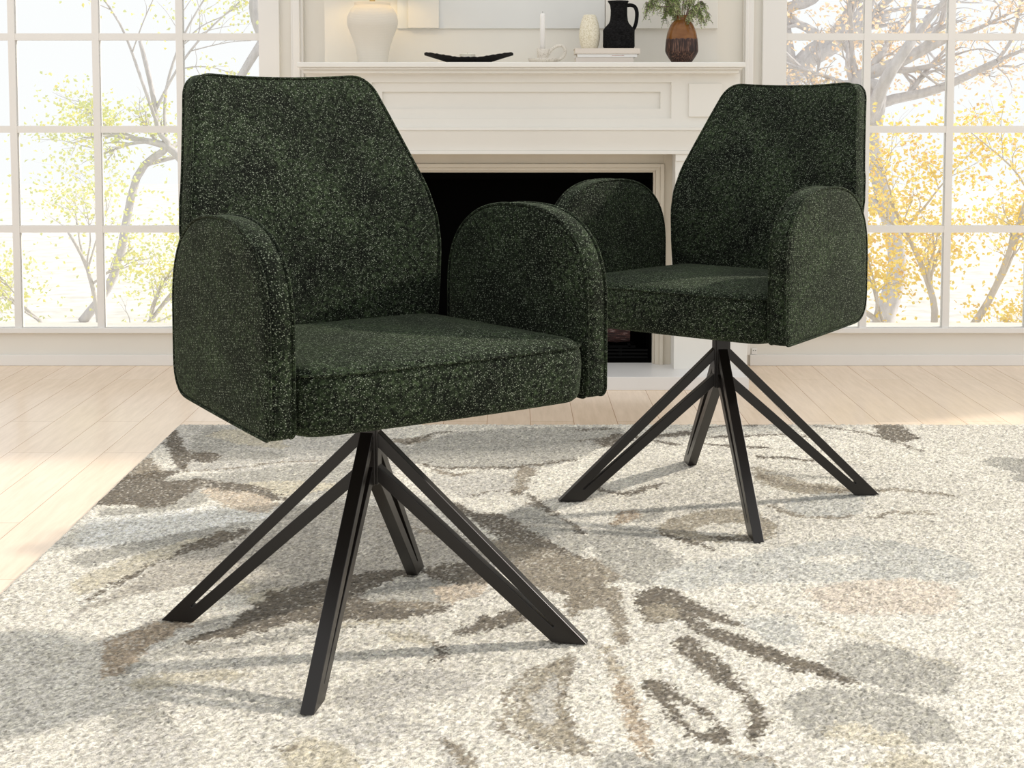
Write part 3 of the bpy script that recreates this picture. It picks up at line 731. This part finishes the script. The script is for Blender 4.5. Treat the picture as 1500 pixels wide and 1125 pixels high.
def build_rug():
    x0, x1, y0, y1, st = -.909, 1.95, 1.35, Y_(620, 0), .0038
    nx, ny = int((x1-x0)/st)+1, int((y1-y0)/st)+1
    rs = np.random.RandomState(5)
    gx, gy = np.meshgrid(np.linspace(x0, x1, nx), np.linspace(y0, y1, ny))
    def vnoise(cell, seed):
        r = np.random.RandomState(seed); a = r.rand(int((y1-y0)/cell)+3, int((x1-x0)/cell)+3)
        u = (gx-x0)/cell; v = (gy-y0)/cell; i = u.astype(int); j = v.astype(int); fu = u-i; fv = v-j
        fu = fu*fu*(3-2*fu); fv = fv*fv*(3-2*fv)
        return (a[j,i]*(1-fu)+a[j,i+1]*fu)*(1-fv)+(a[j+1,i]*(1-fu)+a[j+1,i+1]*fu)*fv
    jx = (vnoise(.02, 1)-.5)*.016+(rs.rand(ny, nx)-.5)*.014; jy = (vnoise(.02, 2)-.5)*.020+(rs.rand(ny, nx)-.5)*.017
    sx, sy = gx+jx, gy+jy
    col = np.empty((ny, nx, 3)); col[:] = RC['C']
    lo = vnoise(.22, 9)[..., None]; col = col*(1-.35*lo)+np.array(RC['L'])*.35*lo
    def inside(pts):
        P = np.array(pts); m = np.zeros(gx.shape, bool)
        ax, bx, ay, by = P[:,0].min()-.02, P[:,0].max()+.02, P[:,1].min()-.02, P[:,1].max()+.02
        i0 = max(0, int((ax-x0)/st)); i1 = min(nx, int((bx-x0)/st)+2); j0 = max(0, int((ay-y0)/st)); j1 = min(ny, int((by-y0)/st)+2)
        if i0 >= i1 or j0 >= j1: return m
        X, Y = sx[j0:j1, i0:i1], sy[j0:j1, i0:i1]; r = np.zeros(X.shape, bool)
        for k in range(len(P)):
            (xa, ya), (xb, yb) = P[k-1], P[k]
            if ya == yb: continue
            r ^= ((ya > Y) != (yb > Y)) & (X < (xb-xa)*(Y-ya)/(yb-ya)+xa)
        m[j0:j1, i0:i1] = r; return m
    def paintm(m, c, amt=1.0):
        a = np.array(RC[c]); col[m] = col[m]*(1-amt)+a*amt
    # big pale petals repeated over the part the photo barely shows (right side)
    r2 = random.Random(4)
    for k in range(16):
        cx, cy = r2.uniform(1.15, 1.8), r2.uniform(1.3, 3.7); a = r2.uniform(0, PI); L = r2.uniform(.10,.22); W = L*r2.uniform(.3,.5)
        if cx/cy < .29: continue
        pts = [(cx+L*math.cos(t)*math.cos(a)-W*math.sin(t)*math.sin(a), cy+L*math.cos(t)*math.sin(a)+W*math.sin(t)*math.cos(a)) for t in [2*PI*i/24 for i in range(24)]]
        paintm(inside(pts), r2.choice(['G','L','T2','L2','Y']))
    for c, pts in RUG_POLYS:
        paintm(inside(smoothpts([tuple(p) for p in pts], 4, True)), c, .92)
    for c, w, pts in RUG_STROKES:
        sp = smoothpts([tuple(p) for p in pts], 6); L_, R_ = [], []
        n = len(sp)
        for i, p in enumerate(sp):
            d = Vector(sp[min(i+1,n-1)])-Vector(sp[max(i-1,0)]); d.normalize()
            h = w/2*(.35+.65*math.sin(PI*(.08+.84*i/(n-1)))**.6)
            L_.append((p[0]-d.y*h, p[1]+d.x*h)); R_.append((p[0]+d.y*h, p[1]-d.x*h))
        paintm(inside(L_+R_[::-1]), c, .9)
    # two-tone yarns: strands of the ground colour run through every petal
    mixm = rs.rand(ny, nx) < .05+.20*vnoise(.07, 21)**1.3
    col[mixm] = col[mixm]*.45+np.array(RC['C'])*.55
    mixd = rs.rand(ny, nx) < .03+.14*vnoise(.11, 22)**2
    col[mixd] = col[mixd]*.55+np.array(RC['T'])*.45
    # yarn-to-yarn variation
    rv = rs.rand(ny, nx); v = .58+.74*rv; v[rs.rand(ny, nx) < .12] *= .55
    tone = 1+.10*(vnoise(.05, 12)-.5); col *= (v*tone)[..., None]
    col[..., 2] *= (1+.10*(rs.rand(ny, nx)-.5)); col = np.clip(col, 0, .92)
    # real pile relief
    z = -.0042+.0042*rs.rand(ny, nx)**.8-.0012*vnoise(.012, 3)
    z = np.minimum(z, 0)
    px = gx+(rs.rand(ny, nx)-.5)*st*.6; py = gy+(rs.rand(ny, nx)-.5)*st*.6
    e = 2
    z[:, 0] = FL+.0002; z[:, -1] = FL+.0002; z[0, :] = FL+.0002; z[-1, :] = FL+.0002
    z[1:-1, 1] -= .003; z[1:-1, -2] -= .003; z[1, 1:-1] -= .003; z[-2, 1:-1] -= .003
    co = np.stack([px, py, z], -1).reshape(-1, 3).astype(np.float32)
    idx = np.arange(nx*ny).reshape(ny, nx)
    q = np.stack([idx[:-1,:-1], idx[:-1,1:], idx[1:,1:], idx[1:,:-1]], -1).reshape(-1)
    me = bpy.data.meshes.new('rug'); nf = (nx-1)*(ny-1)
    me.vertices.add(nx*ny); me.vertices.foreach_set('co', co.reshape(-1))
    me.loops.add(nf*4); me.loops.foreach_set('vertex_index', q.astype(np.int32))
    me.polygons.add(nf); me.polygons.foreach_set('loop_start', (np.arange(nf)*4).astype(np.int32))
    me.update(calc_edges=True)
    at_ = me.color_attributes.new('rugcol', 'FLOAT_COLOR', 'POINT')
    at_.data.foreach_set('color', np.concatenate([col.reshape(-1,3), np.ones((nx*ny,1))], 1).astype(np.float32).reshape(-1))
    me.polygons.foreach_set('use_smooth', [True]*nf)
    me.materials.append(M['rug'])
    o = bpy.data.objects.new('rug', me); C.objects.link(o)
    return tag(o, 'large cream and taupe floral rug under the two chairs', 'rug')
build_rug()

# ------------------------------------------------------------------ chairs
def armrest(side, par):
    T = .0215; z0 = .398; zt_ = .696; b0, b1 = -.243, .132
    out = []
    bc = (b0+b1)/2; hb = (b1-b0)/2; zs = .535
    N = 44
    for i in range(N+1):                                   # arch over the top, front to back is +b to -b (CCW)
        t = PI*i/N; c, s = math.cos(t), math.sin(t); e = 2/2.5
        out.append((bc+hb*math.copysign(abs(c)**e, c), zs+(zt_-zs)*abs(s)**e))
    bottom = rounded_poly([(b0, zs), (b0, z0-.008), (b1, z0+.008), (b1, zs)], [.001, .020, .06, .001], 8)
    out = out[:-1]+[p for p in bottom if p[1] < zs-.002]
    out = resample(out, .012)
    def mp(u, v, w):
        s = max(0., (u-b0)/.42)
        x = .279-.023*s**1.3+w
        return (side*x, u, v)
    D = .004
    half = [(.02, 1, T+D), (.02, .8, T+D*.98), (.02, .6, T+D*.9), (.02, .4, T+D*.75), (.02, .22, T+D*.5), (.02, .08, T+D*.28), (.02, 0, T+.001), (.012, 0, T), (.006, 0, T-.002), (.0025, 0, T-.005), (.0005, 0, T-.010), (0, 0, 0)]
    rings = half+[(a, b, -c) for a, b, c in half[-2::-1]]
    a = obj('armrest', pad(out, rings, mp), M['fabric'], par, smooth=True)
    nr = normals2(out)
    bm = bmesh.new()
    for w in (T-.003, -T+.003):
        tube([mp(u+nx_*(-.0015), v+nz_*(-.0015), w) for (u, v), (nx_, nz_) in zip(out, nr)], .0024, 6, bm, closed=True)
    obj('piping', bm, M['piping'], a, smooth=True)
def make_chair(name):
    c = empty(name)
    # seat cushion
    so = rounded_poly([(-.258,-.252), (.258,-.252), (.236,.175), (-.236,.175)], [.055,.048,.05,.05], 12)
    so = resample(so, .012)
    def bow(x): return -.010*(1-min(1, abs(x)/.257)**2)
    def mp(u, v, w):
        k = 1-min(1, max(0, (v+.25)/.2))
        return (u, v+bow(u)*k, w)
    rings = [(.03,1,.387), (.03,.5,.388), (.03,0,.389), (.012,0,.391), (.004,0,.397), (0,0,.408), (-.002,0,.430), (-.003,0,.452), (-.001,0,.470), (.002,0,.4775), (.0035,0,.4795),
             (.005,0,.4830), (.012,0,.4875), (.022,0,.4910), (.03,.06,.494), (.03,.15,.4975), (.03,.3,.5015), (.03,.5,.5045), (.03,.75,.506), (.03,1,.506)]
    seat = obj('seat', pad(so, rings, mp), M['fabric'], c, smooth=True)
    nr = normals2(so)
    obj('piping', tube([mp(u, v, .4797) for (u, v) in so], .0024, 6, closed=True), M['piping'], seat, smooth=True)
    # backrest
    right = [(.19,.43), (.2165,.48), (.228,.55), (.2365,.62), (.2365,.66), (.229,.705), (.1695,.914)]
    poly = right+[(-x, z) for x, z in right[::-1]]
    rad = [.02,.05,.1,.1,.08,.12,.05]
    bo = resample(rounded_poly(poly, rad+rad[::-1], 9), .012)
    zk = [(.40,.108), (.50,.126), (.60,.142), (.671,.158), (.725,.175), (.785,.204), (.84,.232), (.877,.252), (.92,.275)]
    def yf(u, z):
        for (z0, y0), (z1, y1) in zip(zk, zk[1:]):
            if z <= z1: break
        t = (z-z0)/(z1-z0); y = y0+(y1-y0)*t
        return y+.026*(1-min(1.2, abs(u)/.235)**2)
    T = .0235
    def mb(u, v, w):
        dip = -.006*max(0, (v-.86)/.05)*(1-min(1, abs(u)/.15)**2) if v > .86 else 0
        # thickness runs along the tilted normal
        return (u, yf(u, v)+(T-w)*.98, v+dip-(T-w)*.06)
    D = .004
    half = [(.02, 1, T+D), (.02, .85, T+D), (.02, .7, T+D), (.02, .5, T+D*.9), (.02, .35, T+D*.8), (.02, .2, T+D*.6), (.02, .08, T+D*.35), (.02, 0, T+.001), (.012, 0, T), (.006, 0, T-.002), (.0025, 0, T-.005), (.0005, 0, T-.011), (0, 0, 0)]
    rings = half+[(a, b, -w) for a, b, w in half[-2::-1]]
    back = obj('backrest', pad(bo, rings, mb), M['fabric'], c, smooth=True)
    bm = bmesh.new(); nr = normals2(bo)
    for w in (T-.003, -T+.003):
        tube([mb(u-nx_*.0015, v-nz_*.0015, w) for (u, v), (nx_, nz_) in zip(bo, nr)], .0023, 6, bm, closed=True)
    obj('piping', bm, M['piping'], back, smooth=True)
    armrest(-1, c); armrest(1, c)
    # swivel base
    obj('seat_plate', boxes((-.11,.11,-.11,.11,.384,.395)), M['metal'], c, bevel=.002)
    s = .0175
    bm = boxes((-s+.004, s-.004, -s, s, .246, .384), (-s, s, -s+.004, s-.004, .246, .384))
    col = obj('column', bm, M['metal'], c, bevel=.0012); col.rotation_euler = (0,0,PI/4)
    for k in range(4):
        a = PI/4+k*PI/2; hw = .0105
        leg = bmesh.new()
        r0 = .0165
        # one profile in (r, z): upper bar, foot, lower bar and the slot between the two bars
        mu = .333/.339; ml = .250/.284                     # slopes of the two outer edges
        za = .026; rt = .358-za/mu-.0265; rb = .302-za/ml+.0285
        if rt < rb+.002: rt, rb = (rt+rb)/2+.001, (rt+rb)/2-.001
        prof = [(r0, .333), (.358, 0), (.302, 0), (r0, .250), (r0, .277), (rb, za+.001), ((rt+rb)/2, za-.001), (rt, za+.001), (r0, .308)]
        f_ = [leg.verts.new((r, -hw, z)) for r, z in prof]; g_ = [leg.verts.new((r, hw, z)) for r, z in prof]
        tri = [(0,1,7,8), (1,6,7), (1,2,6), (2,5,6), (2,3,4,5)]
        for q in tri: leg.faces.new([f_[i] for i in q]); leg.faces.new([g_[i] for i in q[::-1]])
        for i in range(9): leg.faces.new((f_[i], g_[i], g_[(i+1)%9], f_[(i+1)%9]))
        lo = obj('leg', leg, M['metal'], c, bevel=.001); lo.rotation_euler = (0,0,a)
        bt = bmesh.new()
        bmesh.ops.create_cone(bt, cap_ends=True, segments=20, radius1=.0048, radius2=.0040, depth=.004, matrix=Matrix.Translation((.0193,0,.357)) @ Matrix.Rotation(PI/2, 4, 'Y'))
        bo_ = obj('bolt', bt, M['bolt'], c); bo_.rotation_euler = (0,0,a)
    return c
def copy_tree(o, parent=None):
    c = o.copy(); C.objects.link(c)
    if parent: c.parent = parent
    for ch in list(o.children): copy_tree(ch, c)
    return c
chair = make_chair('swivel_armchair')
tag(chair, 'larger, nearer dark green fleck-fabric swivel armchair at the left, turned to the right', 'chair', 'green swivel armchairs on the rug')
c2 = copy_tree(chair)
c2['label'] = 'smaller, farther dark green fleck-fabric swivel armchair at the right, turned to the left'
chair.location = (-.232, 2.451, 0); chair.rotation_euler = (0,0,math.radians(35.7))
c2.location = (.458, 3.318, 0); c2.rotation_euler = (0,0,math.radians(-40.2))

# ------------------------------------------------------------------ garden beyond the windows
M['ground'] = mat('pale_gravel', (.75,.73,.70), .9); t = NT(M['ground'])
t.l(t.ramp(t.noise(t.coord(), 8, 5), [(.3, (.62,.60,.56)), (.7, (.84,.82,.79))]), t.b.inputs['Base Color'])
struct(obj('ground', boxes((-14, 14, YW+WT, 26, -.5, -.4)), M['ground']))
bk = mat('overexposed_bark', rough=.9); t = NT(bk)
n = t.noise(t.coord(scale=(1,1,.3)), 25, 5, .7)
t.l(t.ramp(n, [(.3, (.50,.475,.47)), (.7, (.70,.67,.67))]), t.b.inputs['Base Color']); t.bump(n, .5, .01); M['bark'] = bk  # bark paled: the outdoor overexposure is put into its colour
def leafm(name, a, b, c):  # leaf colours are paled to carry the garden's overexposed daylight
    m = mat(name, rough=.7, spec=.2); t = NT(m)
    t.l(t.ramp(t.noise(t.coord(), 9, 3, .7), [(.35, a), (.5, b), (.66, c)]), t.b.inputs['Base Color'])
    tr = t.n('ShaderNodeBsdfTranslucent'); t.l(t.b.inputs['Base Color'].links[0].from_socket, tr.inputs[0])
    mx_ = t.n('ShaderNodeMixShader'); mx_.inputs[0].default_value = .5
    out = [q for q in t.t.nodes if q.type == 'OUTPUT_MATERIAL'][0]
    t.l(t.b.outputs[0], mx_.inputs[1]); t.l(tr.outputs[0], mx_.inputs[2]); t.l(mx_.outputs[0], out.inputs[0])
    return m
M['gold'] = leafm('golden_leaf', (.86,.62,.12), (.93,.80,.30), (.80,.52,.22))
M['lime'] = leafm('yellow_green_leaf', (.90,.80,.25), (.80,.82,.42), (.66,.72,.36))
M['rust'] = leafm('overexposed_rust_leaf', (.92,.74,.48), (.90,.70,.54), (.94,.86,.58))
def tree(name, label, loc, mains, seed, lm, nleaf, lsize, levels=3, group=None, dens=(.25, 1.0)):
    rnd = random.Random(seed); e = empty(name, loc); tag(e, label, 'shrub' if 'shrub' in name else 'tree', group)
    wood = bmesh.new(); leaves = bmesh.new(); tips = []
    def grow(pts, r0, r1, lvl):
        sp = smoothpts(pts, 4); n = len(sp)
        tube(sp, [r0+(r1-r0)*i/(n-1) for i in range(n)], 7 if lvl < 2 else 5, wood)
        if lvl >= 1: tips.append((sp, lvl))
        if lvl >= levels: return
        k = [5, 5, 4, 3][lvl]
        for _ in range(k):
            i = rnd.randint(n//4, n-1); p = Vector(sp[i]); d = (Vector(sp[min(i+1,n-1)])-Vector(sp[max(i-1,0)])).normalized()
            L = sum((Vector(a)-Vector(b)).length for a, b in zip(sp, sp[1:]))*rnd.uniform(.35,.6)
            d = (d+Vector((rnd.uniform(-1,1), rnd.uniform(-.7,.7), rnd.uniform(-.6,.9)))).normalized()
            q = [tuple(p)]
            for s in range(3):
                p = p+d*L/3; d = (d+Vector((rnd.uniform(-.4,.4), rnd.uniform(-.4,.4), rnd.uniform(-.35,.3)))).normalized(); q.append(tuple(p))
            rr = (r0+(r1-r0)*i/(n-1))*.62
            grow(q, rr, rr*.35, lvl+1)
    for pts, r0, r1 in mains: grow(pts, r0, r1, 0)
    clus = []
    for _ in range(nleaf//22+1):
        sp, lvl = rnd.choice(tips); clus.append(Vector(rnd.choice(sp)))
    for _ in range(nleaf):
        c = rnd.choice(clus); p = c+Vector((rnd.gauss(0,.10), rnd.gauss(0,.10), rnd.gauss(0,.05)))
        leafquad(leaves, p, (rnd.uniform(-1,1), rnd.uniform(-1,1), rnd.uniform(-1,.6)), lsize*rnd.uniform(.6,1.3), lsize*.7, rnd)
    w = obj('trunk', wood, M['bark'], e, smooth=True); obj('foliage', leaves, lm, e)
    return e
g = 'autumn trees outside the windows'
# right window: a big tree with sweeping limbs
YT = 9.0
def tp(px, py, Y=YT): x, z = at(px, py, Y); return (x, 0, z)
def rel(path, loc): return [(x-loc[0], y+dy, z-loc[2]) for (x, y, z), dy in path]
loc = (X_(1285, YT, 500), YT, -.4)
mains = [
 (rel([((loc[0]+.05,0,-.4),0), (tp(1293,470),0), (tp(1318,380),.05), (tp(1290,260),.05), (tp(1278,178),0), (tp(1290,120),-.1), (tp(1330,60),-.1)], loc), .075, .03),
 (rel([(tp(1280,190),0), (tp(1288,130),0), (tp(1262,124),.1), (tp(1225,126),.1), (tp(1150,150),0)], loc), .045, .015),
 (rel([(tp(1278,185),0), (tp(1262,120),.1), (tp(1320,92),.1), (tp(1400,50),.1)], loc), .055, .03),
 (rel([(tp(1280,180),0), (tp(1300,150),.1), (tp(1380,130),.1), (tp(1460,90),0)], loc), .04, .02),
]
tree('autumn_tree', 'broad grey autumn tree with orange leaves outside the right window', loc, mains, 3, M['rust'], 3000, .03, group=g)
loc = (X_(1060, 13, 500), 13, -.4)
def tp2(px, py): return tp(px, py, 13)
mains = [(rel([((loc[0],0,-.4),0), (tp2(1080,330),0), (tp2(1120,180),0), (tp2(1175,95),0), (tp2(1215,62),0), (tp2(1300,20),0)], loc), .15, .06),
         (rel([(tp2(1160,110),0), (tp2(1150,20),0), (tp2(1190,0),0), (tp2(1240,-50),0)], loc), .06, .03),
         (rel([(tp2(1215,62),0), (tp2(1180,40),0), (tp2(1150,25),0), (tp2(1120,-20),0)], loc), .045, .02)]
tree('autumn_tree', 'grey tree behind the fireplace wall, its thick limb slanting across the right window', loc, mains, 8, M['rust'], 2000, .035, group=g)
loc = (X_(1360, 7.6, 470), 7.6, -.4)
mains = [([(0,0,0), (.03,0,.25), (-.05,0,.5), (-.2,0,.8)], .022, .01), ([(.1,0,0), (.3,0,.3), (.45,.1,.6), (.5,0,.9)], .022, .01), ([(-.1,0,0), (-.25,.05,.2), (-.5,0,.35), (-.62,0,.55)], .018, .008), ([(.15,0,0), (.4,0,.12), (.7,0,.3)], .016, .008)]
tree('golden_shrub', 'low bright golden-leaved shrub outside the right window, behind the right chair', loc, mains, 21, M['gold'], 9500, .026, group=g)
# left window
loc = (X_(170, 9, 500), 9, -.4)
mains = [(rel([((loc[0]-.2,0,-.4),0), (tp(168,400),0), (tp(200,260),0), (tp(245,215),0), (tp(232,190),0), (tp(222,130),0), (tp(205,60),0)], loc), .03, .012),
         (rel([(tp(275,245),0), (tp(245,215),0), (tp(190,202),0), (tp(120,190),0)], loc), .03, .008),
         (rel([(tp(330,-40),0), (tp(372,-15),0), (tp(374,10),0), (tp(382,40),0), (tp(420,120),0), (tp(500,300),0), (tp(520,520),0)], loc), .03, .06)]
tree('yellow_green_tree', 'slender yellow-green tree with thin grey branches outside the left window', loc, mains, 5, M['lime'], 3600, .028, group=g)
loc = (X_(130, 7.2, 470), 7.2, -.4)
mains = [([(0,0,0), (.05,0,.2), (0,0,.5), (-.1,0,.7)], .016, .006), ([(.1,0,0), (.25,0,.2), (.4,.05,.4), (.5,0,.5)], .014, .006), ([(-.1,0,0), (-.25,.05,.25), (-.5,0,.45)], .014, .006)]
tree('yellow_green_shrub', 'low yellow-green shrub outside the bottom of the left window', loc, mains, 31, M['lime'], 3000, .022, group=g)

# ------------------------------------------------------------------ light
sun = bpy.data.lights.new('sun', 'SUN'); sun.energy = 3.6; sun.angle = math.radians(2.2); sun.color = (1,.93,.84)
so_ = bpy.data.objects.new('sun', sun); C.objects.link(so_)
d = Vector((-.64, -.25, -.40)); so_.rotation_euler = d.to_track_quat('-Z', 'Y').to_euler()
wd = bpy.data.worlds.new('sky'); bpy.context.scene.world = wd; wd.use_nodes = True
nt = wd.node_tree; bg = nt.nodes['Background']; bg.inputs[0].default_value = (1,1,1,1); bg.inputs[1].default_value = 1.05
sc = bpy.context.scene
sc.view_settings.view_transform = 'Standard'; sc.view_settings.look = 'None'; sc.view_settings.exposure = 0; sc.view_settings.gamma = 1
sc.view_settings.use_curve_mapping = False
sc.cycles.max_bounces = 6; sc.cycles.transparent_max_bounces = 12
